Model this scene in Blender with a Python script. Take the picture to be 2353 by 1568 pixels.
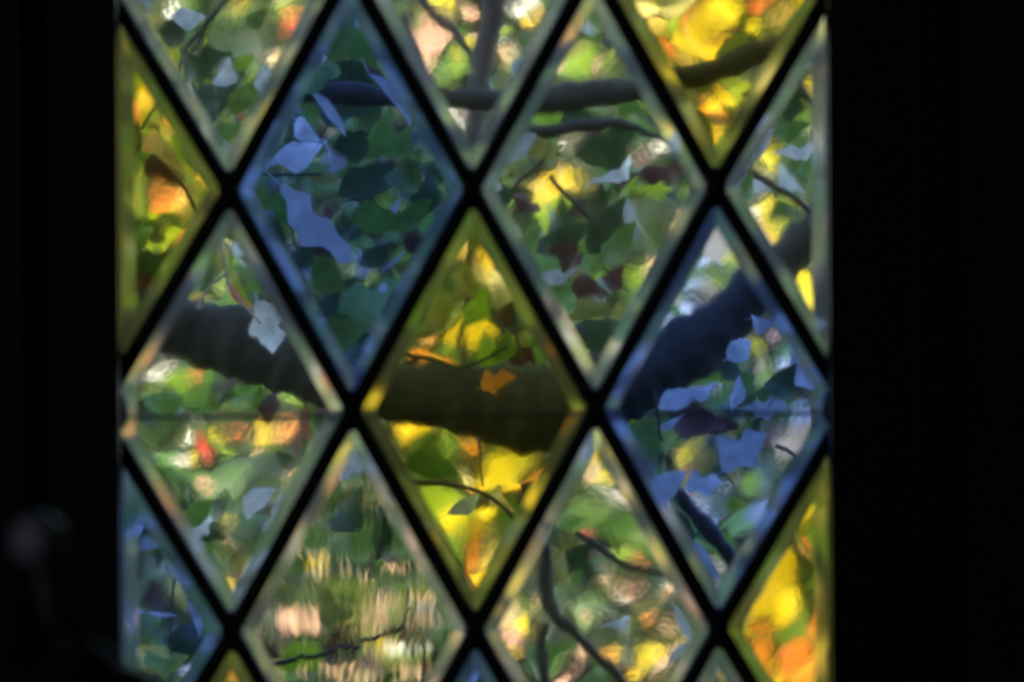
import bpy, math, random
import numpy as np
from mathutils import Vector, Matrix, Euler
for o in list(bpy.data.objects): bpy.data.objects.remove(o)
SC = bpy.context.scene
COL = SC.collection
R = math.radians

# ------------------------------------------------------------------ camera, sky, sun, exposure
PXM = 3986.0            # photograph pixels per metre in the plane of the window
DW = 5.0                # camera to window
CX, CY, ROLL, CAMZ = 1176.5, 784.0, 0.0065, 1.5
cam = bpy.data.cameras.new('camera'); camo = bpy.data.objects.new('camera', cam); COL.objects.link(camo)
cam.sensor_width = 36; cam.lens = 36 * DW / (2353 / PXM)
camo.matrix_world = Matrix.Translation((0, -DW, CAMZ)) @ Euler((R(90), 0, 0)).to_matrix().to_4x4() @ Matrix.Rotation(-ROLL, 4, 'Z')
cam.dof.use_dof = True; cam.dof.focus_distance = 7.0; cam.dof.aperture_fstop = 17.5
cam.clip_end = 500
SC.camera = camo
W = bpy.data.worlds.new('world'); SC.world = W; W.use_nodes = True
nt = W.node_tree; nt.nodes.clear()
sky = nt.nodes.new('ShaderNodeTexSky'); sky.sky_type = 'NISHITA'; sky.sun_disc = False
sky.sun_elevation = R(30); sky.sun_rotation = R(200); sky.air_density = 1.2; sky.dust_density = 1.0; sky.ozone_density = 2.0
bg = nt.nodes.new('ShaderNodeBackground'); bg.inputs[1].default_value = 0.72
wo = nt.nodes.new('ShaderNodeOutputWorld'); nt.links.new(sky.outputs[0], bg.inputs[0]); nt.links.new(bg.outputs[0], wo.inputs[0])
sl = bpy.data.lights.new('sun', 'SUN'); sl.energy = 3.6; sl.angle = R(0.6); sl.color = (1.0, 0.86, 0.66)
so = bpy.data.objects.new('sun', sl); COL.objects.link(so); so.location = (-6, -8, 12)
SUN_DIR = Vector((0.42, 0.80, -0.47)).normalized()      # low sun behind the house: the house shades the near tree
so.rotation_euler = SUN_DIR.to_track_quat('-Z', 'Y').to_euler()
al = bpy.data.lights.new('side_fill', 'AREA'); al.shape = 'RECTANGLE'; al.size = 0.9; al.size_y = 1.2; al.energy = 11; al.color = (.75, .85, 1)  # added area light that lifts the dark room; no window stands here
ao = bpy.data.objects.new('side_fill', al); COL.objects.link(ao); ao.location = (-2.35, -4.2, 2.0); ao.rotation_euler = (0, R(-90), 0)
vs = SC.view_settings; vs.view_transform = 'Standard'; vs.look = 'None'; vs.gamma = 1; vs.exposure = 0.3; vs.use_curve_mapping = False

# ------------------------------------------------------------------ helpers
def at(px, py, y):
    """point of the place seen at photograph pixel (px, py), y metres beyond the window"""
    dx, dy = px - CX, py - CY
    X, Z = dx - ROLL * dy, dy + ROLL * dx
    s = (DW + y) / DW / PXM
    return Vector((X * s, y, CAMZ - Z * s))
def ppm(y): return PXM * DW / (DW + y)
def mesh(name, v, f, mats, idx=None, smooth=False):
    m = bpy.data.meshes.new(name); m.from_pydata([tuple(p) for p in v], [], f)
    for k in (mats if isinstance(mats, (list, tuple)) else [mats]): m.materials.append(k)
    if idx is not None: m.polygons.foreach_set('material_index', idx)
    if smooth: m.polygons.foreach_set('use_smooth', [True] * len(m.polygons))
    m.update(); return m
def link(name, me, parent=None, label=None, cat=None, group=None, kind=None):
    o = bpy.data.objects.new(name, me); COL.objects.link(o)
    if parent: o.parent = parent
    if label: o['label'] = label
    if cat: o['category'] = cat
    if group: o['group'] = group
    if kind: o['kind'] = kind
    return o
class MB:
    def __init__(s): s.v = []; s.f = []
    def add(s, v, f):
        n = len(s.v); s.v += [tuple(p) for p in v]; s.f += [tuple(i + n for i in q) for q in f]; return s
    def box(s, a, b):
        (x0, y0, z0), (x1, y1, z1) = a, b
        return s.add([(x0,y0,z0),(x1,y0,z0),(x1,y1,z0),(x0,y1,z0),(x0,y0,z1),(x1,y0,z1),(x1,y1,z1),(x0,y1,z1)],
                     [(0,3,2,1),(4,5,6,7),(0,1,5,4),(1,2,6,5),(2,3,7,6),(3,0,4,7)])
    def tube(s, pts, rad, n=10, sq=None):
        pts = [Vector(p) for p in pts]; N = len(pts); V = []; F = []
        up = None
        for i, p in enumerate(pts):
            t = (pts[min(i+1, N-1)] - pts[max(i-1, 0)]).normalized()
            if up is None: up = Vector((0, -1, 0)) if abs(t.y) < .9 else Vector((1, 0, 0))
            a = (up - t * up.dot(t)).normalized(); up = a; b = t.cross(a)
            r = rad[i] if isinstance(rad, (list, tuple)) else rad
            for k in range(n):
                q = 2 * math.pi * k / n
                ra, rb = (r, r) if sq is None else (sq, r)
                V.append(p + a * (ra * math.cos(q)) + b * (rb * math.sin(q)))
        for i in range(N - 1):
            for k in range(n):
                F.append((i*n+k, i*n+(k+1) % n, (i+1)*n+(k+1) % n, (i+1)*n+k))
        F.append(tuple(range(n-1, -1, -1))); F.append(tuple((N-1)*n+k for k in range(n)))
        return s.add(V, F)
    def lathe(s, prof, c=(0,0,0), n=32):
        V = []; F = []
        for r, z in prof:
            for k in range(n):
                q = 2*math.pi*k/n; V.append((c[0]+r*math.cos(q), c[1]+r*math.sin(q), c[2]+z))
        for i in range(len(prof)-1):
            for k in range(n): F.append((i*n+k, i*n+(k+1) % n, (i+1)*n+(k+1) % n, (i+1)*n+k))
        return s.add(V, F)
    def build(s, name, mat, parent=None, smooth=False, **k):
        return link(name, mesh(name, s.v, s.f, mat, smooth=smooth), parent, **k)
def catmull(P, sub=6):
    P = [np.array(p, float) for p in P]; P = [2*P[0]-P[1]] + P + [2*P[-1]-P[-2]]; out = []
    for i in range(1, len(P)-2):
        for k in range(sub):
            t = k/sub; a, b, c, d = P[i-1:i+3]
            out.append(.5*((2*b)+(-a+c)*t+(2*a-5*b+4*c-d)*t*t+(-a+3*b-3*c+d)*t**3))
    out.append(P[-2]); return out

# ------------------------------------------------------------------ materials
def nmat(name):
    m = bpy.data.materials.new(name); m.use_nodes = True; m.node_tree.nodes.clear()
    return m, m.node_tree.nodes, m.node_tree.links
def out(n, l, sock):
    o = n.new('ShaderNodeOutputMaterial'); l.new(sock, o.inputs[0])
def plain(name, col, rough=.6, spec=.3, vary=.35, scale=30, bump=0.0, bscale=60, stretch=(1,1,1)):
    m, n, l = nmat(name)
    p = n.new('ShaderNodeBsdfPrincipled'); p.inputs['Roughness'].default_value = rough; p.inputs['Specular IOR Level'].default_value = spec
    tc = n.new('ShaderNodeTexCoord'); mp = n.new('ShaderNodeMapping'); mp.inputs['Scale'].default_value = stretch
    l.new(tc.outputs['Object'], mp.inputs[0])
    nz = n.new('ShaderNodeTexNoise'); nz.inputs['Scale'].default_value = scale; nz.inputs['Detail'].default_value = 5; l.new(mp.outputs[0], nz.inputs[0])
    mx = n.new('ShaderNodeMix'); mx.data_type = 'RGBA'
    mx.inputs[6].default_value = tuple(c*(1-vary) for c in col)+(1,); mx.inputs[7].default_value = tuple(min(1, c*(1+vary)) for c in col)+(1,)
    l.new(nz.outputs[0], mx.inputs[0]); l.new(mx.outputs[2], p.inputs['Base Color'])
    if bump:
        nb = n.new('ShaderNodeTexNoise'); nb.inputs['Scale'].default_value = bscale; nb.inputs['Detail'].default_value = 6; l.new(mp.outputs[0], nb.inputs[0])
        b = n.new('ShaderNodeBump'); b.inputs['Distance'].default_value = bump; l.new(nb.outputs[0], b.inputs['Height']); l.new(b.outputs[0], p.inputs['Normal'])
    out(n, l, p.outputs[0]); return m
def leafmat(name, col, transl=.35, rough=.42, spec=.45):
    m, n, l = nmat(name)
    g = n.new('ShaderNodeNewGeometry'); oi = n.new('ShaderNodeObjectInfo')
    ad = n.new('ShaderNodeMath'); ad.operation = 'ADD'; l.new(g.outputs['Random Per Island'], ad.inputs[0]); l.new(oi.outputs['Random'], ad.inputs[1])
    fr = n.new('ShaderNodeMath'); fr.operation = 'FRACT'; l.new(ad.outputs[0], fr.inputs[0])
    hs = n.new('ShaderNodeHueSaturation'); hs.inputs['Color'].default_value = col+(1,)
    mh = n.new('ShaderNodeMapRange'); mh.inputs[3].default_value = .482; mh.inputs[4].default_value = .518; l.new(fr.outputs[0], mh.inputs[0]); l.new(mh.outputs[0], hs.inputs['Hue'])
    f2 = n.new('ShaderNodeMath'); f2.operation = 'MULTIPLY'; f2.inputs[1].default_value = 7.31; l.new(fr.outputs[0], f2.inputs[0])
    f3 = n.new('ShaderNodeMath'); f3.operation = 'FRACT'; l.new(f2.outputs[0], f3.inputs[0])
    mv = n.new('ShaderNodeMapRange'); mv.inputs[3].default_value = .7; mv.inputs[4].default_value = 1.2; l.new(f3.outputs[0], mv.inputs[0]); l.new(mv.outputs[0], hs.inputs['Value'])
    tc = n.new('ShaderNodeTexCoord'); nz = n.new('ShaderNodeTexNoise'); nz.inputs['Scale'].default_value = 4.0; nz.inputs['Detail'].default_value = 4; nz.noise_dimensions = '4D'
    l.new(tc.outputs['Object'], nz.inputs[0]); l.new(fr.outputs[0], nz.inputs['W'])
    mr = n.new('ShaderNodeMapRange'); mr.inputs[1].default_value = .3; mr.inputs[2].default_value = .7; mr.inputs[3].default_value = .62; mr.inputs[4].default_value = 1.3; l.new(nz.outputs[0], mr.inputs[0])
    mm = n.new('ShaderNodeMath'); mm.operation = 'MULTIPLY'; l.new(mv.outputs[0], mm.inputs[0]); l.new(mr.outputs[0], mm.inputs[1]); l.new(mm.outputs[0], hs.inputs['Value'])
    p = n.new('ShaderNodeBsdfPrincipled'); p.inputs['Roughness'].default_value = rough; p.inputs['Specular IOR Level'].default_value = spec
    t = n.new('ShaderNodeBsdfTranslucent'); mx = n.new('ShaderNodeMixShader'); mx.inputs[0].default_value = transl
    l.new(hs.outputs[0], p.inputs['Base Color']); l.new(hs.outputs[0], t.inputs[0]); l.new(p.outputs[0], mx.inputs[1]); l.new(t.outputs[0], mx.inputs[2])
    out(n, l, mx.outputs[0]); return m
def glass(name, tint, wave=1.0, rough=0.02, haze=0.0, stretch=(1, 1, 1), scale=22.0, fine=0.0):
    m, n, l = nmat(name)
    g = n.new('ShaderNodeBsdfGlass'); g.inputs['IOR'].default_value = 1.48; g.inputs['Roughness'].default_value = rough
    g.inputs['Color'].default_value = tuple(math.sqrt(c) for c in tint)+(1,)
    tc = n.new('ShaderNodeTexCoord'); mp = n.new('ShaderNodeMapping'); mp.inputs['Scale'].default_value = stretch; l.new(tc.outputs['Object'], mp.inputs[0])
    nz = n.new('ShaderNodeTexNoise'); nz.inputs['Scale'].default_value = scale; nz.inputs['Detail'].default_value = 1.0; l.new(mp.outputs[0], nz.inputs[0])
    b = n.new('ShaderNodeBump'); b.inputs['Distance'].default_value = 2.2e-4*wave; b.inputs['Strength'].default_value = 1.0; l.new(nz.outputs[0], b.inputs['Height'])
    last = b
    if fine:
        n2 = n.new('ShaderNodeTexNoise'); n2.inputs['Scale'].default_value = scale*6; n2.inputs['Detail'].default_value = 1; l.new(mp.outputs[0], n2.inputs[0])
        b2 = n.new('ShaderNodeBump'); b2.inputs['Distance'].default_value = 2.2e-4*fine; l.new(n2.outputs[0], b2.inputs['Height']); l.new(b.outputs[0], b2.inputs['Normal']); last = b2
    l.new(last.outputs[0], g.inputs['Normal'])
    if haze:        # ground bevel: part of the surface scatters widely
        h = n.new('ShaderNodeBsdfGlass'); h.inputs['IOR'].default_value = 1.48; h.inputs['Roughness'].default_value = .72; h.inputs['Color'].default_value = g.inputs['Color'].default_value
        mx = n.new('ShaderNodeMixShader'); mx.inputs[0].default_value = haze; l.new(g.outputs[0], mx.inputs[1]); l.new(h.outputs[0], mx.inputs[2]); out(n, l, mx.outputs[0])
    else: out(n, l, g.outputs[0])
    return m
M = {}
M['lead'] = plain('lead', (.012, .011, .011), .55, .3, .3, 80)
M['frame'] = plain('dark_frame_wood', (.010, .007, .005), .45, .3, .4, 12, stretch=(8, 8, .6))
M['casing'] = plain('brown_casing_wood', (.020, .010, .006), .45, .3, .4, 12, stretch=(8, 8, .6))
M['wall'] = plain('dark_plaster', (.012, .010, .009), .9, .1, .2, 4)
M['outer'] = plain('pale_bounce_render', (.30, .27, .23), .9, .1, .2, 3)
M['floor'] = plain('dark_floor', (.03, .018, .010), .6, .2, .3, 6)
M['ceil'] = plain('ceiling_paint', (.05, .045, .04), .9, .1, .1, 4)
M['black'] = plain('black_enamel', (.010, .010, .011), .55, .5, .1, 10)
M['joint'] = plain('joint_highlight_grey', (.22, .21, .23), .5, .5, .1, 10)  # highlight on the lamp arm put into a lighter joint colour
M['bulb'] = plain('dull_bulb', (.5, .5, .48), .3, .5, .05, 10)
M['bark'] = plain('dark_bark', (.050, .047, .043), .85, .2, .55, 16, .012, 26, (1, 1, 1))
M['bark2'] = plain('skylit_mauve_bark', (.115, .098, .10), .85, .2, .45, 18, .008, 30)  # bluish sky light on these branches put into the bark colour
M['twig'] = plain('dark_twig', (.03, .026, .024), .7, .3, .4, 30)
M['pale_twig'] = plain('pale_twig', (.30, .25, .21), .7, .3, .3, 30)
M['ground'] = plain('leaf_litter_ground', (.10, .10, .04), .95, .1, .6, 3)
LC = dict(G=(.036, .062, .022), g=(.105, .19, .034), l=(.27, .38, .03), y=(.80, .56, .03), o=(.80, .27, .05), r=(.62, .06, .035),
          b=(.075, .034, .026), s=(.40, .42, .45), w=(.88, .78, .60), t=(.70, .48, .22), p=(.85, .46, .24), e=(.20, .19, .045))  # s: pale leaf undersides with sky sheen put into the colour
for k, c in LC.items(): M['leaf_'+k] = leafmat('leaf_'+dict(G='deep_green', g='green', l='lime', y='yellow', o='orange', r='red', b='maroon', s='silver_sheen', w='cream', t='tan', p='peach', e='olive')[k], c)
TINT = dict(c=(.92, .92, .89), y=(.84, .75, .24), b=(.36, .50, 1.0))
M['pane_c'] = glass('clear_glass', TINT['c'], 2.4, .024, fine=.05); M['pane_y'] = glass('amber_glass', TINT['y'], 2.4, .024, fine=.04); M['pane_b'] = glass('blue_glass', TINT['b'], 2.0, .022, fine=.04)
M['pane_r'] = glass('reeded_clear_glass', (.82, .84, .80), 1.2, .015, 0, (1, 1, .13), 46, .12)
for k in 'cyb': M['bevel_'+k] = glass({'c': 'clear', 'y': 'amber', 'b': 'blue'}[k]+'_bevel_glass', {'c': (.86, .88, .97), 'y': TINT['y'], 'b': TINT['b']}[k], 1.6, .05, .03)

# ------------------------------------------------------------------ the window
X0, ZB, HX, HY = -88.5, 156.0, 278.7, 507.0             # lattice in photo pixels from the optical axis
XL, XR, ZT, ZD = -908.0, 736.0, ZB-3*HY, ZB+3*HY
def gx(i): return X0+i*HX+{-3: -25, 3: 22}.get(i, 0)      # the outermost half-lozenges are a little wider
def wp(X, Z, y=0.0): return Vector((X/PXM, y, CAMZ - Z/PXM))
window = link('window_1', None, None, 'diamond-leaded window of blue, amber and clear glass in a dark frame', 'window', kind='structure')
window.location = (0, 0, 0)
def clip(poly):
    def cut(P, ax, v, sg):
        o_ = []
        for i in range(len(P)):
            a, b = P[i], P[(i+1) % len(P)]; da, db = (a[ax]-v)*sg, (b[ax]-v)*sg
            if da >= 0: o_.append(a)
            if (da >= 0) != (db >= 0):
                t = da/(da-db); o_.append((a[0]+(b[0]-a[0])*t, a[1]+(b[1]-a[1])*t))
        return o_
    for ax, v, sg in ((0, XL, 1), (0, XR, -1), (1, ZT, 1), (1, ZD, -1)):
        poly = cut(poly, ax, v, sg)
        if len(poly) < 3: return []
    return poly
def inset(P, d):
    o_ = []; n = len(P)
    A = sum(P[i][0]*P[(i+1) % n][1]-P[(i+1) % n][0]*P[i][1] for i in range(n))
    sg = 1 if A > 0 else -1
    for i in range(n):
        a, b, c = P[i-1], P[i], P[(i+1) % n]
        def ln(p, q):
            L = math.hypot(q[0]-p[0], q[1]-p[1]); nx, ny = -(q[1]-p[1])/L*sg, (q[0]-p[0])/L*sg
            return (p[0]+nx*d, p[1]+ny*d, q[0]-p[0], q[1]-p[1])
        x1, y1, u1, v1 = ln(a, b); x2, y2, u2, v2 = ln(b, c)
        D = u1*v2-v1*u2; t = ((x2-x1)*v2-(y2-y1)*u2)/D; o_.append((x1+u1*t, y1+v1*t))
    return o_
PCOL = {(-2,-2):'c', (0,-2):'c', (2,-2):'y', (-3,-1):'y', (-1,-1):'b', (1,-1):'c', (3,-1):'c', (-2,0):'c', (0,0):'y', (2,0):'b',
        (-3,1):'b', (-1,1):'r', (1,1):'c', (3,1):'y', (-2,2):'y', (0,2):'b', (2,2):'c', (-3,-3):'c', (-1,-3):'y', (1,-3):'b', (3,-3):'y',
        (-3,3):'c', (-1,3):'b', (1,3):'y', (3,3):'b'}
PNAME = dict(c='clear glass pane', y='amber yellow glass pane', b='cobalt blue glass pane', r='rippled clear glass pane')
for (i, j), k in PCOL.items():
    c = (X0+i*HX, ZB+j*HY)
    c = (gx(i), ZB+j*HY)
    P = clip([(gx(i-1) if i > -3 else c[0]-HX, c[1]), (c[0], c[1]-HY), (gx(i+1) if i < 3 else c[0]+HX, c[1]), (c[0], c[1]+HY)])
    Q = []
    for p in P:
        if not Q or math.hypot(p[0]-Q[-1][0], p[1]-Q[-1][1]) > 40: Q.append(p)
    while math.hypot(Q[0][0]-Q[-1][0], Q[0][1]-Q[-1][1]) < 40: Q.pop()
    P = Q
    I = inset(P, 45); n = len(P)
    def face(pts, y): return [wp(p[0], p[1], y) for p in pts]
    A = sum(P[q][0]*P[(q+1) % n][1]-P[(q+1) % n][0]*P[q][1] for q in range(n))
    fr, bk = (tuple(range(n)), tuple(range(2*n-1, n-1, -1)))
    if A > 0: pass
    v = face(I, -.0025)+face(I, .0025)
    me = mesh('pane', v, [fr, bk], M['pane_'+k]);
    # make front faces look into the room and back faces look outdoors
    if me.polygons[0].normal.y > 0: me.flip_normals()
    po = link('pane', me, window, PNAME[k])
    v = face(I, -.0025)+face(P, -.0019)+face(I, .0025)+face(P, .0025); f = []
    for q in range(n):
        r_ = (q+1) % n
        f.append((q, r_, n+r_, n+q)); f.append((2*n+q, 3*n+q, 3*n+r_, 2*n+r_))
    me = mesh('bevel', v, f, M['bevel_'+('c' if k == 'r' else k)])
    if me.polygons[0].normal.y > 0: me.flip_normals()
    link('bevel', me, po)
random.seed(4)
def came(path, w):
    pts = []; rad = []
    for p, q in zip(path[:-1], path[1:]):
        n = max(2, int(math.hypot(q[0]-p[0], q[1]-p[1])/90))
        for t in range(n): pts.append(wp(p[0]+(q[0]-p[0])*t/n, p[1]+(q[1]-p[1])*t/n, 0))
    pts.append(wp(path[-1][0], path[-1][1], 0)); rad = [w/PXM*(1+random.uniform(-.05, .05)) for _ in pts]
    MB().tube(pts, rad, 10, .0055).build('came', M['lead'], window, True)
CW = 18.8
for sgn in (1, -1):
    for c in range(-7, 8, 2):
        path = [(gx(i), ZB+sgn*(i-c)*HY) for i in range(-3, 4) if abs(i-c) <= 3]
        if len(path) < 2: continue
        for e, n_ in ((0, 1), (-1, -2)):
            lim = XL-6 if path[e][0] < XL else XR+6 if path[e][0] > XR else None
            if lim is not None:
                t = (lim-path[n_][0])/(path[e][0]-path[n_][0]); path[e] = (lim, path[n_][1]+(path[e][1]-path[n_][1])*t)
        came(path, CW)
for x in (XL, XR): came([(x, ZT), (x, ZD)], 14)
for z in (ZT, ZD): came([(XL, z), (XR, z)], 14)
sv = []; sf = []
N1, N2 = 20, 6
for a in range(N2+1):
    for k in range(N1):
        th = math.pi*a/N2; q = 2*math.pi*k/N1; r_ = math.sin(th)
        sv.append((r_*math.cos(q)*27/PXM, -math.cos(th)*.0075, r_*math.sin(q)*49/PXM))
for a in range(N2):
    for k in range(N1): sf.append((a*N1+k, a*N1+(k+1) % N1, (a+1)*N1+(k+1) % N1, (a+1)*N1+k))
sm = mesh('solder_joint', sv, sf, M['lead'], smooth=True)
for i in range(-3, 4):
    for j in range(-3, 4):
        if (i+j) % 2:
            o = link('solder_joint', sm, window); o.location = wp(max(XL, min(XR, X0+i*HX)), ZB+j*HY)
MB().tube([wp(XL-5, ZB+14, .012), wp(XR+5, ZB+14, .012)], .0009, 8).build('glass_edge_line', M['lead'], window, True, label='thin dark wire standing in for an outer glass edge')  # wire put in for the edge of overlapping outer glass
# sash
xl, xr, zt, zb = XL/PXM, XR/PXM, CAMZ-ZT/PXM, CAMZ-ZD/PXM
SW = .052
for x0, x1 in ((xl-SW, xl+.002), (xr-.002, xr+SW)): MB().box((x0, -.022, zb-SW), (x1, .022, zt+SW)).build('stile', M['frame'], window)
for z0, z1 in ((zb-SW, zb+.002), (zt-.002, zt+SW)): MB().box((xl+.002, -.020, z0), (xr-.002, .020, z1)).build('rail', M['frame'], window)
# uneven putty along the right-hand edge, as in the photograph
pp = catmull([wp(XR+2, z, .001) for z in range(-900, 1200, 70)], 3); random.seed(9)
MB().tube(pp, [ (10+9*max(0, math.sin(i*.45+1.2))*random.uniform(.6, 1.1))/PXM for i in range(len(pp))], 8).build('putty', M['frame'], window, True, label='lumpy dark putty along the right edge')

# ------------------------------------------------------------------ room shell and house wall
def struct(name, mb, mat, parent=None, label=None, cat=None):
    return mb.build(name, M[mat], parent, label=label, cat=cat, kind='structure')
ox0, ox1, oz0, oz1 = xl-SW, xr+SW, zb-SW, zt+SW
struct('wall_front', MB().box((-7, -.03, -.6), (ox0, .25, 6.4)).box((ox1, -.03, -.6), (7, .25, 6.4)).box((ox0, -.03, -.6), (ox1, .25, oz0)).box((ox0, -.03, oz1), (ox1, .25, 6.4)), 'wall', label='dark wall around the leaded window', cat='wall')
MB().box((-7, .25, -.6), (ox0-.02, .27, 6.4)).box((ox1+.02, .25, -.6), (7, .27, 6.4)).box((ox0-.02, .25, -.6), (ox1+.02, .27, oz0-.02)).box((ox0-.02, .25, oz1+.02), (ox1+.02, .27, 6.4)).build('outer_bounce', M['outer'], bpy.data.objects['wall_front'])  # pale layer added outside to bounce sky light onto the near leaves
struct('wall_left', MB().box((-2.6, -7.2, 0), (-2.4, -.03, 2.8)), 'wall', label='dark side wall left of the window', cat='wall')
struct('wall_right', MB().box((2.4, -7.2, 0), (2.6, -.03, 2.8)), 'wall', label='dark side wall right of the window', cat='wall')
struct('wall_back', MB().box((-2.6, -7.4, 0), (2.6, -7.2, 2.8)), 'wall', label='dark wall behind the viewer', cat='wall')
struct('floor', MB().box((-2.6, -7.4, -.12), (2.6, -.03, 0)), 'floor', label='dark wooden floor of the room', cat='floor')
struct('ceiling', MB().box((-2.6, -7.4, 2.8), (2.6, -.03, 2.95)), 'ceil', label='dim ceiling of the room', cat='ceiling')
struct('ground', MB().box((-40, .25, -.7), (40, 70, -.6)), 'ground', label='ground with leaf litter under the trees', cat='ground')
for k, (xa, xb, lab) in enumerate(((ox0-.06, ox0, 'left'), (ox1, ox1+.06, 'right'))):
    s = -1 if k == 0 else 1; xi = ox0 if k == 0 else ox1
    t = link('trim_%d' % (k+1), None, None, 'dark brown moulded wooden casing on the %s of the window' % lab, 'trim', kind='structure')
    for a, b, d, mt in ((0, .012, .048, 'frame'), (.012, .020, .036, 'casing'), (.020, .060, .044, 'casing'), (.060, .070, .056, 'casing')):
        x_a, x_b = sorted((xi+s*a, xi+s*b)); MB().box((x_a, -.03-d+.03, oz0-.1), (x_b, -.0301, oz1+.1)).build('moulding', M[mt], t)

# ------------------------------------------------------------------ desk lamp on a small table (dark, soft, lower left)
yl = -1.6
table = link('side_table', None, None, 'small dark side table below the window carrying the black lamp', 'table')
tz = CAMZ-.62; tc = at(150, 1700, yl); tx = tc.x
MB().box((tx-.25, yl-.2, tz-.03), (tx+.25, yl+.2, tz)).build('table_top', M['frame'], table)
for sx in (-1, 1):
    for sy in (-1, 1):
        MB().box((tx+sx*.22-.02, yl+sy*.17-.02, 0), (tx+sx*.22+.02, yl+sy*.17+.02, tz-.03)).build('leg', M['frame'], table)
lamp = link('desk_lamp', None, None, 'black desk lamp with jointed arm and domed shade, lower left corner', 'lamp')
J = at(88, 1243, yl); S = at(178, 1505, yl); B = Vector((tx-.12, yl, tz))
MB().lathe([(0, 0), (.075, 0), (.078, .008), (.07, .018), (.02, .024), (0, .024)], (B.x, B.y, B.z)).build('base', M['black'], lamp, True)
MB().tube([B+Vector((0, 0, .02)), J+Vector((-.004, .012, 0))], .006, 12).build('lower_arm', M['black'], lamp, True)
jm = MB().tube([J+Vector((0, a, 0)) for a in (-.018, -.016, -.012, -.006, .012, .018)], [.002, .006, .009, .011, .011, .007], 20); jm.build('elbow_joint', M['joint'], lamp, True, label='lamp joint lightened for its highlight')
MB().tube(catmull([J, J+Vector((.006, -.004, -.03)), S+Vector((-.004, 0, .012)), S+Vector((0, 0, -.004))], 6), .0055, 12).build('upper_arm', M['black'], lamp, True)
prof = [(.004, .004), (.012, .0035)]+[(.062*math.sin(t), -.062+.062*math.cos(t)) for t in np.linspace(.25, 1.45, 12)]+[(.066, -.064), (.0645, -.064)]+[(.058*math.sin(t), -.062+.058*math.cos(t)) for t in np.linspace(1.45, .1, 8)]
MB().lathe(prof, tuple(S), 40).build('lamp_shade', M['black'], lamp, True)
MB().lathe([(0, -.055), (.012, -.052), (.018, -.042), (.014, -.026), (.01, -.012)], tuple(S), 16).build('bulb', M['bulb'], lamp, True)

# ------------------------------------------------------------------ leaves
def leaf_geo(shape, st=14):
    """unit leaf, length 1 along X, centred, facing -Y; gently folded and curved"""
    V = []; F = []
    def W(t):
        if shape == 'o':      # lobed oak leaf
            return .22*math.sin(math.pi*t**1.25)**.75*(.80+.20*math.cos(t*6*math.pi+.6))+.02*(1-t)
        if shape == 'm':      # broad, shallowly lobed
            return .42*math.sin(math.pi*t**.75)**.9*(.80+.20*math.cos(t*5*math.pi+1.2))*(1-.25*t)+.01*(1-t)
        if shape == 'n':      # narrow
            return .12*math.sin(math.pi*t**.9)+.004
        return .31*math.sin(math.pi*t**.8)*(1.0-.15*t)*(1+.05*math.sin(t*23))+.004
    for a in range(st+1):
        t = a/st; x = t-.5; w = max(.0, W(t)); c = -.5*(x*x)+.05*math.sin(4*t)
        k_ = .28 if shape in 'om' else .10; wl, wr = w*(1+k_*math.sin(9*t)), w*(1+k_*math.cos(11*t+1))
        V += [(x, c+.28*wl, wl), (x, c, 0), (x, c+.20*wr, -wr)]
    for a in range(st):
        q = 3*a; F += [(q, q+1, q+4, q+3), (q+1, q+2, q+5, q+4)]
    n = len(V); V += [(-.5, -.08, .012), (-.5, -.08, -.012), (-.72, -.02, -.008), (-.72, -.02, .008)]; F.append((n, n+1, n+2, n+3))
    return np.array(V), F
GEO = {s: leaf_geo(s, 22 if s in 'om' else 12) for s in 'omnv'}
LM = {}
def leaf_mesh(s, c):
    if (s, c) not in LM: LM[s, c] = mesh('leaf', GEO[s][0], GEO[s][1], M['leaf_'+c], smooth=True)
    return LM[s, c]
def put_leaf(tree, px, py, ln, rot, c, s, y, tilt=34):
    o = link('leaf', leaf_mesh(s, c), tree)
    rt = Matrix.Rotation(-R(rot), 4, 'Y') @ Matrix.Rotation(R(random.uniform(-tilt, tilt)), 4, 'X') @ Matrix.Rotation(R(random.uniform(-tilt, tilt)), 4, 'Z')
    k = ln/ppm(y)*1.08
    o.matrix_world = Matrix.Translation(at(px, py, y)) @ rt @ Matrix.Diagonal((k, k*random.uniform(.4, 1.8)*random.choice((1, 1, -1)), k*random.uniform(.75, 1.15), 1))
    return o
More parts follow.
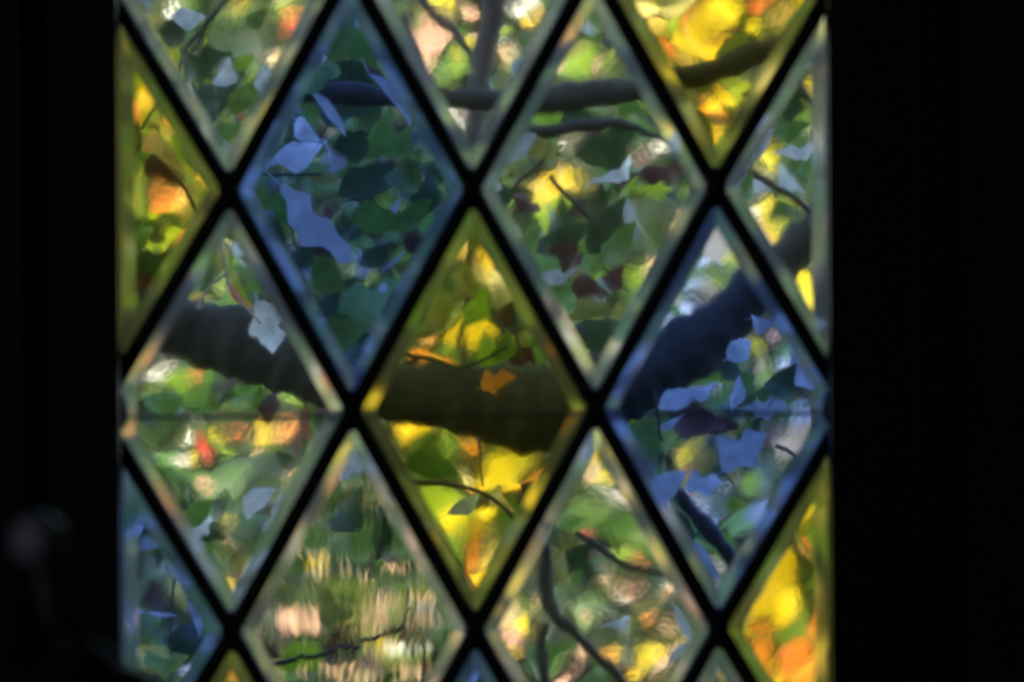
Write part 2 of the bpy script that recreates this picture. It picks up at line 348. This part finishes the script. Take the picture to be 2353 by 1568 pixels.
def foliage(name, tree, centers, count, size, palette, seed, shapes='ovm', avoid=None, flat=.5, singles=0):
    """thousands of small leaves joined into one part; centers = (centre, (rx, ry, rz)) clumps"""
    rng = np.random.default_rng(seed); cols = list(palette); pw = np.array([palette[c] for c in cols]); pw = pw/pw.sum()
    V = []; F = []; IDX = []; base = 0
    vol = np.array([c[1][0]*c[1][1]*c[1][2] for c in centers]); vol = vol/vol.sum()
    low = {s: leaf_geo(s, {'o': 10, 'm': 9}.get(s, 6)) for s in shapes}
    for n_ in range(count):
        cc, rr = centers[rng.choice(len(centers), p=vol)]
        d = rng.normal(size=3); d /= np.linalg.norm(d); d *= rng.random()**.4
        p = np.array(cc)+d*np.array(rr)
        if avoid and avoid(p): continue
        s = shapes[rng.integers(len(shapes))]
        g, fc = low[s]
        e = Euler((rng.normal()*flat, rng.uniform(0, 6.28), rng.normal()*flat*1.3)); m = np.array(e.to_matrix())
        k = size*rng.uniform(.6, 1.3)
        ci = int(rng.choice(len(cols), p=pw))
        if singles > 0 and p[1] < cc[1]:
            q = PXM*DW/(DW+p[1]); X, Z = CX+p[0]*q, CY+(CAMZ-p[2])*q
            if 280 < X < 1900 and 0 < Z < 1568:          # in view: a leaf of its own
                singles -= 1; o = link('leaf', leaf_mesh(s, cols[ci]), tree)
                o.matrix_world = Matrix.Translation(p) @ e.to_matrix().to_4x4() @ Matrix.Scale(k, 4); continue
        V.append(g@m.T*k+p); F += [tuple(i+base for i in q) for q in fc]; base += len(g)
        IDX += [ci]*len(fc)
    me = mesh(name, np.concatenate(V), F, [M['leaf_'+c] for c in cols], IDX, True)
    return link(name, me, tree, kind='stuff')

# list entries: px py length rotation colour shape.  NEAR = shaded tree outside the window, FAR = leaves out in the sun
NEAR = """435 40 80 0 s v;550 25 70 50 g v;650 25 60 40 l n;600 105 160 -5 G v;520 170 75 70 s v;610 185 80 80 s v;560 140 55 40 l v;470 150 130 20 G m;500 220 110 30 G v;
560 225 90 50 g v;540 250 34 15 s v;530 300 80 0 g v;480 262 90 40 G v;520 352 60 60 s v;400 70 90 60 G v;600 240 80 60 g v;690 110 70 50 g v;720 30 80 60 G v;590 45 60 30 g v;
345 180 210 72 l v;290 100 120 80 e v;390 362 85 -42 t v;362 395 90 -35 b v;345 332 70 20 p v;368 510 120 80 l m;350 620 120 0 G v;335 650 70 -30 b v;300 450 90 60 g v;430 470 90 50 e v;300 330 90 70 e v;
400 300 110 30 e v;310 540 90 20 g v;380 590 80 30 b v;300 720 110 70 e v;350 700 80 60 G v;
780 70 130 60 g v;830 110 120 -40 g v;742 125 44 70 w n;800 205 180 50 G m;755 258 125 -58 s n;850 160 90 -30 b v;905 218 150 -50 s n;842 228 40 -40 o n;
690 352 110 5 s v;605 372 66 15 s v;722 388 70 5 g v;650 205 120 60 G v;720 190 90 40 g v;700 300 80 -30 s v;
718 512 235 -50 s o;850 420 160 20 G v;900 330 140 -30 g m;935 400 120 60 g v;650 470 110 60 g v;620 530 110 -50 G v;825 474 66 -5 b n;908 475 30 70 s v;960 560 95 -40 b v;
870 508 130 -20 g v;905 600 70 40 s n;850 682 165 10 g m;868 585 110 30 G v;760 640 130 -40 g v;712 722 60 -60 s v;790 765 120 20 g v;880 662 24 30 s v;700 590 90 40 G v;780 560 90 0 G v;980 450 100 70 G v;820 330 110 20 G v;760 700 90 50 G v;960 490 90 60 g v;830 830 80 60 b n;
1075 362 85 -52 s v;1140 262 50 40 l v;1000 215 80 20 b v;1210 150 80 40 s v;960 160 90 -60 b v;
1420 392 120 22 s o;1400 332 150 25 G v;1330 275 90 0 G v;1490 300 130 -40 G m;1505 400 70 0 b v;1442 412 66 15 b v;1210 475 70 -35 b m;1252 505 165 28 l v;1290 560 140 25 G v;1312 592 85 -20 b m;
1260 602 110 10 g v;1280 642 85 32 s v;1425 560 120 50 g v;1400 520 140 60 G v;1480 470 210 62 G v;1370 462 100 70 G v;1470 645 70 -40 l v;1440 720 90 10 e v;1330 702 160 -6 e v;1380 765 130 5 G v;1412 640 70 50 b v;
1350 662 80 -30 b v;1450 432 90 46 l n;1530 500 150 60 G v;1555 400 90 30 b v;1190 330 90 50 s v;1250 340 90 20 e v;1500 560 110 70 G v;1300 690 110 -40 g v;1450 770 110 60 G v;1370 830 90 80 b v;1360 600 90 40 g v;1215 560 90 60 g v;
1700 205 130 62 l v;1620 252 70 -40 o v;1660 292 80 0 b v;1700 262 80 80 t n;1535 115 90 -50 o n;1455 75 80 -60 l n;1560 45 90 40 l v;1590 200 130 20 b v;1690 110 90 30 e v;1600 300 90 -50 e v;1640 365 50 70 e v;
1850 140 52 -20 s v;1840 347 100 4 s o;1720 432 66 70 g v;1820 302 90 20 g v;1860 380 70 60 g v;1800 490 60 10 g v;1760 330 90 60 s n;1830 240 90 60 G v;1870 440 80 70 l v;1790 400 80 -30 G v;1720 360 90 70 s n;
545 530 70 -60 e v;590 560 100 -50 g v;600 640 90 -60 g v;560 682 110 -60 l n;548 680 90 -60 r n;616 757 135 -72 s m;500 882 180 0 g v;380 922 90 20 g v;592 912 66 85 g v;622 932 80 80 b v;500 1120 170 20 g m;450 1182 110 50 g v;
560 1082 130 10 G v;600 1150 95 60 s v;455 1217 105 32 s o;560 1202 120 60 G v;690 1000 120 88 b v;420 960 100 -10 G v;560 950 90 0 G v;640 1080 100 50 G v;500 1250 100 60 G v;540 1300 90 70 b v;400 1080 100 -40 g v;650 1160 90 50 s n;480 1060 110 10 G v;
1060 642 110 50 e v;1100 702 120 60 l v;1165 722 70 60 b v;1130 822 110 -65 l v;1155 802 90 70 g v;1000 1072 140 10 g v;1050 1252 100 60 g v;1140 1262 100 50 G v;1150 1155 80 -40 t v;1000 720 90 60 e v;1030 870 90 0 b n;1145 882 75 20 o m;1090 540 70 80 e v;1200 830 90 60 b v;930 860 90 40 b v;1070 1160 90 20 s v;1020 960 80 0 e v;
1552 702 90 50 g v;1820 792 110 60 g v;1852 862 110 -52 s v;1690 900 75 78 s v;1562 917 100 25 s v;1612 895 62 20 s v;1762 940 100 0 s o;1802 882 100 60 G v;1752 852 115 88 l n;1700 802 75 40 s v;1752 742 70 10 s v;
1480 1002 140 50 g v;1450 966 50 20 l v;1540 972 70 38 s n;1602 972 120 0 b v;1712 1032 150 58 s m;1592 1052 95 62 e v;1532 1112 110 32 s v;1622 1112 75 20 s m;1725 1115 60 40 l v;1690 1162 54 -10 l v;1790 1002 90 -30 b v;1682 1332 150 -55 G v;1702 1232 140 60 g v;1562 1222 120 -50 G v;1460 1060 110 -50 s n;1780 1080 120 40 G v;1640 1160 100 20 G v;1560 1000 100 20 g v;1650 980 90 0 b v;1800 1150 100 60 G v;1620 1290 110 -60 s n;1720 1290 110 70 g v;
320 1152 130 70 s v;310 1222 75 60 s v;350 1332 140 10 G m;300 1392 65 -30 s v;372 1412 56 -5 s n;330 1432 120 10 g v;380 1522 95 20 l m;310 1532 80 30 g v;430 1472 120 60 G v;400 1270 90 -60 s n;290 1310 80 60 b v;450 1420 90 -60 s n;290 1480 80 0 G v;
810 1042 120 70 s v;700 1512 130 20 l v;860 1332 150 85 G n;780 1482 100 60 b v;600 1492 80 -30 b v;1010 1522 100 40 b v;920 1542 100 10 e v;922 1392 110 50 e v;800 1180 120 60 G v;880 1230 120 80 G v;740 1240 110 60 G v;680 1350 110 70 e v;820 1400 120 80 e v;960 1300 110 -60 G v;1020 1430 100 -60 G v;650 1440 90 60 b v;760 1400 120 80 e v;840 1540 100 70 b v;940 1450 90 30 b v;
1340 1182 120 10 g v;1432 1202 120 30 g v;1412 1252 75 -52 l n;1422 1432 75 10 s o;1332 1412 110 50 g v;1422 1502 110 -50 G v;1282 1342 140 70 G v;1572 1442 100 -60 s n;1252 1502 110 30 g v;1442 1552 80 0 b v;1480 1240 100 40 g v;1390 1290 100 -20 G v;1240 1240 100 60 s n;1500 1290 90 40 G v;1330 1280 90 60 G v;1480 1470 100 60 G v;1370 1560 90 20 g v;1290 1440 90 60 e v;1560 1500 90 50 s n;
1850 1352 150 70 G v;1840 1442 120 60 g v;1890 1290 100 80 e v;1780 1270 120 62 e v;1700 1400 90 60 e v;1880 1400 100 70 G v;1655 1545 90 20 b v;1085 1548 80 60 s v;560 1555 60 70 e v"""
FAR = """670 42 34 20 o v;672 62 40 25 r v;635 130 45 50 t v;550 15 50 60 y n;650 5 45 60 t n;
300 258 70 80 o v;415 277 60 -60 o v;465 402 40 -60 y v;370 452 45 20 o v;405 454 45 -20 p v;440 540 55 65 o v;350 190 120 70 y v;282 430 60 80 y v;330 95 70 70 y v;
1075 30 40 0 p v;1208 15 60 -30 w v;1225 45 50 -30 y v;1080 96 32 0 t v;1060 112 32 0 y v;1055 152 60 10 l m;990 82 80 70 p v;1050 267 42 -60 w v;1165 132 40 0 t v;1010 30 60 50 e v;1150 75 50 0 l v;980 130 50 80 t v;1120 100 40 60 t v;1010 10 50 20 y v;
1340 152 90 40 l m;1375 160 50 70 t n;1330 120 60 20 e v;1310 320 34 30 w v;1515 337 40 10 w m;1260 432 100 60 y v;1312 412 66 60 y m;1495 608 40 60 p v;1475 650 40 40 l v;1400 150 60 60 l n;1290 160 40 60 t v;1560 520 30 60 t v;
1610 85 105 70 y m;1640 108 60 50 y v;1575 95 50 20 y v;1560 8 80 0 w v;1480 5 70 10 w v;1665 22 70 60 y v;1740 62 55 20 y v;1852 10 70 40 y v;1662 222 60 -45 y v;1630 245 40 -40 y v;1640 327 34 0 y v;1750 12 60 0 o v;1510 60 60 -60 t v;1800 40 50 60 t v;1690 320 40 60 y v;1590 40 60 70 o n;
1872 200 45 0 y v;1820 166 16 60 y v;1770 372 60 50 y v;1730 492 44 50 w v;1757 472 46 80 y v;1772 522 110 60 y m;1770 562 70 60 y v;1856 682 110 70 y m;1870 742 80 70 y v;1888 792 46 70 y v;1842 652 70 20 y v;1880 80 45 60 s v;1890 140 40 60 t v;1835 720 50 50 t v;1740 540 50 50 t v;1790 500 60 40 l v;
370 850 48 50 w v;396 830 18 0 w v;420 866 58 40 l v;453 850 26 80 o v;665 920 44 -20 l v;430 1002 26 80 w v;470 1028 62 -75 r v;510 996 34 0 y v;552 988 30 20 o v;422 1057 46 20 w v;445 1052 30 60 y v;610 985 75 80 y v;652 985 50 60 o v;470 1120 38 0 p v;530 1035 34 0 l v;666 1102 24 30 t v;525 1242 18 0 p v;525 1337 26 0 y v;586 1305 44 70 w n;400 860 60 45 l n;600 1040 24 40 t v;
1060 570 40 60 t v;1110 602 60 -70 y v;1118 622 40 -60 p v;1145 642 105 -25 w n;1085 765 95 15 y v;990 780 36 45 p v;970 830 44 -38 o v;1010 845 50 -30 y n;1046 852 44 -10 o v;1075 1025 8 0 o v;950 985 80 -20 y v;1090 1025 30 0 o v;1165 1060 100 10 y v;1070 1085 34 -30 w v;1116 1095 50 60 y v;1182 1107 56 20 y v;1220 1100 44 40 o v;1252 1092 50 60 o v;1080 1115 24 -60 p v;1020 1165 140 -20 l v;1045 1200 80 -50 y v;1120 1195 45 60 y v;1095 1270 80 80 o n;1115 1330 70 40 y v;1085 1385 60 60 o v;1070 1330 60 80 o v;1130 1280 50 50 t v;930 960 40 0 y v;
1655 545 110 70 t v;1640 590 90 70 w v;1665 625 95 10 l m;1690 590 60 60 y v;1595 657 36 0 w v;1625 650 34 0 w v;1592 712 46 50 w v;1530 752 44 60 w v;1650 650 40 20 y v;1560 690 30 40 t v;1660 520 60 80 y v;
1782 770 30 40 p v;1740 790 40 0 y v;1560 1030 12 0 o v;1588 1082 30 40 o v;1582 1040 60 70 y v;1590 1132 40 60 p v;1606 1156 34 10 w v;1526 1168 50 -62 p v;1742 1182 70 60 s v;1640 1192 34 60 s v;1832 1010 80 60 t v;1800 830 40 60 w v;1750 830 50 85 t n;1662 1302 36 0 t v;1660 1392 30 0 t v;1655 1346 24 0 p v;1840 960 40 50 s v;1725 1112 42 10 l v;1760 1210 50 60 s v;1810 1040 40 60 t v;1700 770 30 50 t v;
400 1340 26 60 l v;425 1545 28 0 w v;310 1500 26 10 w v;
750 1312 50 80 t v;690 1430 95 -20 p v;650 1415 40 -30 t v;870 1402 90 84 p n;990 1372 42 80 p v;985 1422 36 70 t v;880 1482 48 80 y v;925 1492 50 0 w v;950 1545 44 80 t v;770 1532 44 70 p v;865 1500 40 80 t v;660 1260 30 80 t v;1000 1300 26 70 t v;730 1290 40 80 y v;840 1330 40 85 t n;980 1395 30 80 w v;905 1300 24 80 p v;850 1450 60 85 t n;640 1400 30 70 p v;830 1555 50 40 t v;
1390 1085 70 20 y v;1360 1080 60 60 t v;1422 1140 100 -18 w n;1345 1226 34 0 r v;1436 1285 44 -20 l v;1466 1292 22 0 o v;1400 1332 32 0 t v;1450 1352 40 0 p v;1438 1360 30 0 w v;1545 1352 55 60 p v;1530 1350 30 20 w v;1497 1420 32 0 o v;1180 1470 55 60 p v;1170 1412 70 70 t v;1200 1440 60 60 y v;1395 1510 36 0 o v;1500 1500 70 30 y v;1530 1530 60 60 t v;1330 1500 40 0 t v;1470 1545 50 20 y v;1170 1500 40 0 y v;1225 1400 50 80 e v;1340 1420 34 0 t v;1540 1440 30 0 t v;1290 1555 40 0 p v;1250 1380 30 50 t v;1410 1500 30 0 y v;1505 1200 40 -60 p n;1555 1490 50 60 t v;1370 1040 50 60 y v;1390 1060 34 0 e v;
1872 1150 90 70 y v;1880 1100 60 80 o v;1870 1240 28 60 o v;1850 1265 20 0 p v;1782 1325 120 58 y v;1765 1350 60 70 y v;1745 1385 60 60 y v;1800 1390 80 66 y v;1792 1422 50 20 y v;1745 1440 40 0 o v;1745 1500 90 72 o v;1880 1440 60 70 o v;1822 1500 90 45 o v;1890 1500 90 80 o v;1780 1542 60 20 y v;1850 1540 90 40 o v;1890 1560 60 40 t v;1700 1490 50 70 o n;1720 1450 40 60 y n;1870 1540 60 60 p v;1830 1560 60 30 y v;1760 1300 40 50 y n;
540 1538 44 -70 o v;550 1560 30 60 p v;1655 1510 24 0 t v;1670 1555 40 20 e v"""
def parse(t):
    for q in t.replace('\n', '').split(';'):
        a = q.split(); yield float(a[0]), float(a[1]), float(a[2]), float(a[3]), a[4], a[5]

FP = np.array([(p[0], p[1], p[2]/2+22) for p in parse(FAR)])
oak = link('oak_tree', None, None, 'shaded oak with thick dark boughs and green leaves just outside the window', 'tree')
def limb(name, pts, wid, y, mat, ends=(1, 1), label=None):
    """tapering, slightly knobbly limb through photo points pts, wid pixels thick, y metres out (one depth or a list)"""
    ys = y if isinstance(y, (list, tuple)) else [y]*len(pts)
    P = catmull([at(a, b, d) for (a, b), d in zip(pts, ys)], 8)
    w = wid if isinstance(wid, (list, tuple)) else [wid*ends[0]+(wid*ends[1]-wid*ends[0])*i/(len(pts)-1) for i in range(len(pts))]
    wi = np.interp(np.linspace(0, len(pts)-1, len(P)), range(len(pts)), w)
    rad = [max(.0008, a/2/ppm(ys[0])*(1+.06*math.sin(i*1.7+len(pts))+random.uniform(-.04, .04))) for i, a in enumerate(wi)]
    return MB().tube(P, rad, 14 if wid is not None and np.max(wi) > 60 else 8).build(name, M[mat], oak, True, label=label)
random.seed(21)
TR = at(-560, 784, 3.4)
MB().tube(catmull([(TR.x-.05, 3.5, -.65), (TR.x, 3.45, .2), (TR.x+.03, 3.4, 1.3), (TR.x-.04, 3.35, 2.4), (TR.x-.1, 3.3, 4.2)], 8), [.24-.003*i for i in range(33)], 18).build('trunk', M['bark'], oak, True)
limb('bough', [(-560, 480), (-100, 560), (280, 690), (430, 762), (560, 790), (690, 842), (800, 885), (900, 907), (1080, 920), (1220, 945), (1330, 930), (1420, 895), (1520, 845), (1640, 760), (1740, 655), (1850, 550), (2000, 420), (2350, 180), (2900, -200)],
     [230, 200, 130, 122, 158, 135, 120, 118, 155, 185, 165, 150, 150, 125, 108, 104, 100, 90, 50], [3.4, 3.1]+[2.9]*15+[3.0, 3.2], 'bark')
limb('branch', [(640, 210), (1000, 225), (1250, 232), (1440, 205), (1600, 175), (1770, 110), (2100, 0), (2500, -150)], [50, 48, 60, 58, 50, 46, 40, 20], 2.6, 'bark')
limb('branch', [(1170, 318), (1260, 295), (1400, 285), (1560, 330)], [40, 36, 24, 8], 2.7, 'bark')
limb('branch', [(1170, -300), (1140, 0), (1105, 150), (1090, 330), (1075, 560), (1060, 900)], [60, 58, 46, 44, 18, 12], 3.1, 'bark2')
limb('branch', [(900, -150), (965, 0), (1035, 80), (1090, 150)], [26, 24, 20, 14], 3.15, 'bark2')
limb('branch', [(930, 40), (955, 130), (990, 260), (1060, 420)], [30, 26, 20, 14], 3.3, 'bark2')
limb('branch', [(1215, 1100), (1245, 1260), (1262, 1400), (1330, 1470), (1420, 1560), (1600, 1800)], [34, 34, 28, 26, 26, 30], 3.0, 'twig')
limb('branch', [(1245, 1430), (1240, 1500), (1250, 1640)], [26, 24, 30], 3.05, 'twig')
limb('branch', [(1320, 1222), (1370, 1255), (1430, 1300), (1560, 1330)], [14, 20, 16, 8], 2.8, 'twig')
limb('branch', [(1560, 1130), (1640, 1230), (1690, 1300), (1700, 1380), (1690, 1460)], [34, 46, 34, 26, 20], 3.2, 'twig')
TW = [([(540, -20), (480, 55), (425, 110), (390, 190)], 11), ([(515, 20), (470, 75), (430, 130)], 7), ([(320, 302), (345, 265), (375, 225)], 8), ([(360, 372), (415, 430), (455, 490), (490, 560)], 12),
      ([(1175, 440), (1205, 400), (1245, 362), (1300, 330)], 9), ([(1262, 405), (1300, 445), (1350, 500), (1400, 565)], 13), ([(1720, 395), (1780, 430), (1850, 480), (1920, 560)], 17),
      ([(1825, 170), (1850, 215), (1900, 265)], 16), ([(915, 812), (980, 832), (1040, 845), (1110, 825), (1165, 800)], 10), ([(930, 1112), (1010, 1110), (1090, 1120), (1150, 1165), (1190, 1220)], 15), ([(1180, 715), (1188, 770), (1200, 850)], 9),
      ([(560, 395), (640, 400), (740, 402)], 8), ([(400, 1330), (392, 1400), (385, 1480)], 6), ([(1790, 1020), (1850, 1060), (1900, 1100)], 11), ([(1500, 900), (1515, 960), (1520, 1010)], 9), ([(1050, 1280), (1080, 1330), (1130, 1400)], 6), ([(660, 500), (700, 640), (730, 760)], 6), ([(1100, 1000), (1106, 1060), (1110, 1110)], 7),
      ([(860, 1150), (858, 1250), (850, 1330)], 16), ([(600, 1530), (760, 1500), (900, 1450), (960, 1400)], 12), ([(440, 200), (480, 300), (520, 400)], 8)]
for p, w in TW: limb('twig', p, w, random.uniform(2.0, 2.6), 'twig', (1, .7))
limb('twig', [(498, 505), (508, 580), (528, 650), (560, 700), (600, 752)], 8, 1.8, 'pale_twig', (1.2, .8), 'pale thin twig')
limb('twig', [(520, 632), (490, 648), (468, 680), (455, 715)], 9, 1.8, 'pale_twig', (.8, .8), 'pale thin twig')
OUT = []
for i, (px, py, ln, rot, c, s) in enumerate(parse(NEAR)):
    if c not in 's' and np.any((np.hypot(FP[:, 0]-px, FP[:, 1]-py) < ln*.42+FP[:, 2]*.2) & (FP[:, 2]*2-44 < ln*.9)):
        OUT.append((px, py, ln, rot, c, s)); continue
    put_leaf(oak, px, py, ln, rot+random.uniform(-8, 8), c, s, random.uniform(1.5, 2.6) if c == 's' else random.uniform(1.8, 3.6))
random.seed(5)
# the rest of the oak, beyond what the window shows straight on
cl = [(tuple(at(px, py, y)), (.55, .5, .45)) for px, py, y in ((-500, 200, 3.2), (-450, 1300, 3.0), (-300, -500, 3.2), (600, -700, 3.0), (1700, -700, 3.0), (2700, 0, 3.2), (2800, 900, 3.0), (2600, 1700, 2.8), (500, 2300, 3.0), (1700, 2400, 3.0))]
def gaps(p):
    k = PXM*DW/(DW+p[1]); X, Z = p[0]*k, (CAMZ-p[2])*k
    return bool(np.any(np.hypot(FP[:, 0]-(CX+X+ROLL*Z), FP[:, 1]-(CY+Z-ROLL*X)) < FP[:, 2]+7))
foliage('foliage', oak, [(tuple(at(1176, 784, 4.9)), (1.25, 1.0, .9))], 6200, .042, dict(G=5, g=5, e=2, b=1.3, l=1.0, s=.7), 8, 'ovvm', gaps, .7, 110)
def outside(p):
    k = PXM*DW/(DW+p[1]); X, Z = p[0]*k, (CAMZ-p[2])*k
    return 140 < CX+X < 2060 and -130 < CY+Z < 1700
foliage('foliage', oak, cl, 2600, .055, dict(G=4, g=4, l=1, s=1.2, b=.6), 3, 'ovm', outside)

# sunlit and shaded trees farther out
def back_tree(name, label, trunk_px, ytr, clumps, count, size, pal, seed, singles=200, trunk_w=.12):
    t = link(name, None, None, label, 'tree', group=None)
    b = at(trunk_px, 784, ytr)
    MB().tube(catmull([(b.x, ytr, -.65), (b.x+.05, ytr, .8), (b.x-.04, ytr+.05, 2.2), (b.x+.1, ytr, 4.2)], 6), [trunk_w*(1-.025*i) for i in range(19)], 12).build('trunk', M['bark'], t, True)
    foliage('foliage', t, clumps, count, size, pal, seed, singles=singles)
    return t
YF = (10.2, 11.6)
def grid(x0, x1, y0, y1, nx, ny, d, rr, jit=.25, seed=1):
    g = random.Random(seed); o_ = []
    for a in range(nx):
        for b in range(ny):
            o_.append((tuple(at(x0+(x1-x0)*(a+.5)/nx, y0+(y1-y0)*(b+.5)/ny, d)+Vector((g.uniform(-jit, jit), g.uniform(-.6, .6), g.uniform(-jit, jit)))), rr))
    return o_
trees = {}
trees['a'] = back_tree('hornbeam_tree', 'green leafy tree behind the left side of the oak', 180, 16.4, grid(-1200, 1000, -1200, 1300, 5, 6, 16.4, (.8, .9, .75), seed=1), 13000, .085, dict(G=8, g=4.5, e=1.6, l=.6, b=.8), 11)
trees['b'] = back_tree('golden_maple', 'golden yellow tree in the sun behind the upper right panes', 2080, 19.5, grid(1150, 3300, -1200, 800, 5, 4, 19.5, (.95, .9, .92), seed=2), 10500, .1, dict(G=5, g=4, e=3, l=1.0, y=.9, t=.4, o=.3), 12)
trees['c'] = back_tree('russet_tree', 'tan and olive autumn tree behind the lower panes', 760, 22.6, grid(200, 3300, 850, 2900, 6, 4, 22.6, (1.05, .9, 1.0), seed=3), 13000, .105, dict(G=8, g=4, e=2.2, b=2, t=.35, o=.25, y=.25), 13)
trees['d'] = back_tree('autumn_maple', 'sunlit maple with yellow, orange and green leaves closest behind the oak', 1130, 13.3, grid(700, 1700, -1200, 1000, 3, 5, 13.4, (.6, .7, .7), seed=4), 5000, .08, dict(G=7, g=4, e=2, l=.5, t=.3, y=.3, b=1.2), 14, singles=0, trunk_w=.07)
# distant woodland closing the view
for k, (x, lab) in enumerate(((-11.5, 'dark distant woodland tree on the left'), (-3.8, 'dark distant woodland tree left of centre'), (3.8, 'dark distant woodland tree right of centre'), (11.5, 'dark distant woodland tree on the right'))):
    t = link('woodland_tree', None, None, lab, 'tree', group='woodland trees far behind')
    MB().tube(catmull([(x, 29, -.65), (x+.1, 29, 2), (x, 29, 6)], 6), .25, 12).build('trunk', M['bark'], t, True)
    foliage('foliage', t, [((x, 29, 1.0), (3.6, 1.8, 2.6)), ((x, 29.5, 4.0), (3.6, 2, 2.8))], 5200, .34, dict(G=5, g=5, e=2, l=.6), 40+k)
for px, py, ln, rot, c, s in parse(FAR):
    put_leaf(trees['d'], px, py, ln*1.02+3, rot+random.uniform(-6, 6), c, s, random.uniform(*YF), 14)
for px, py, ln, rot, c, s in OUT:
    put_leaf(trees['d'], px, py, ln*1.1, rot, c, s, random.uniform(11.8, 12.3), 30)
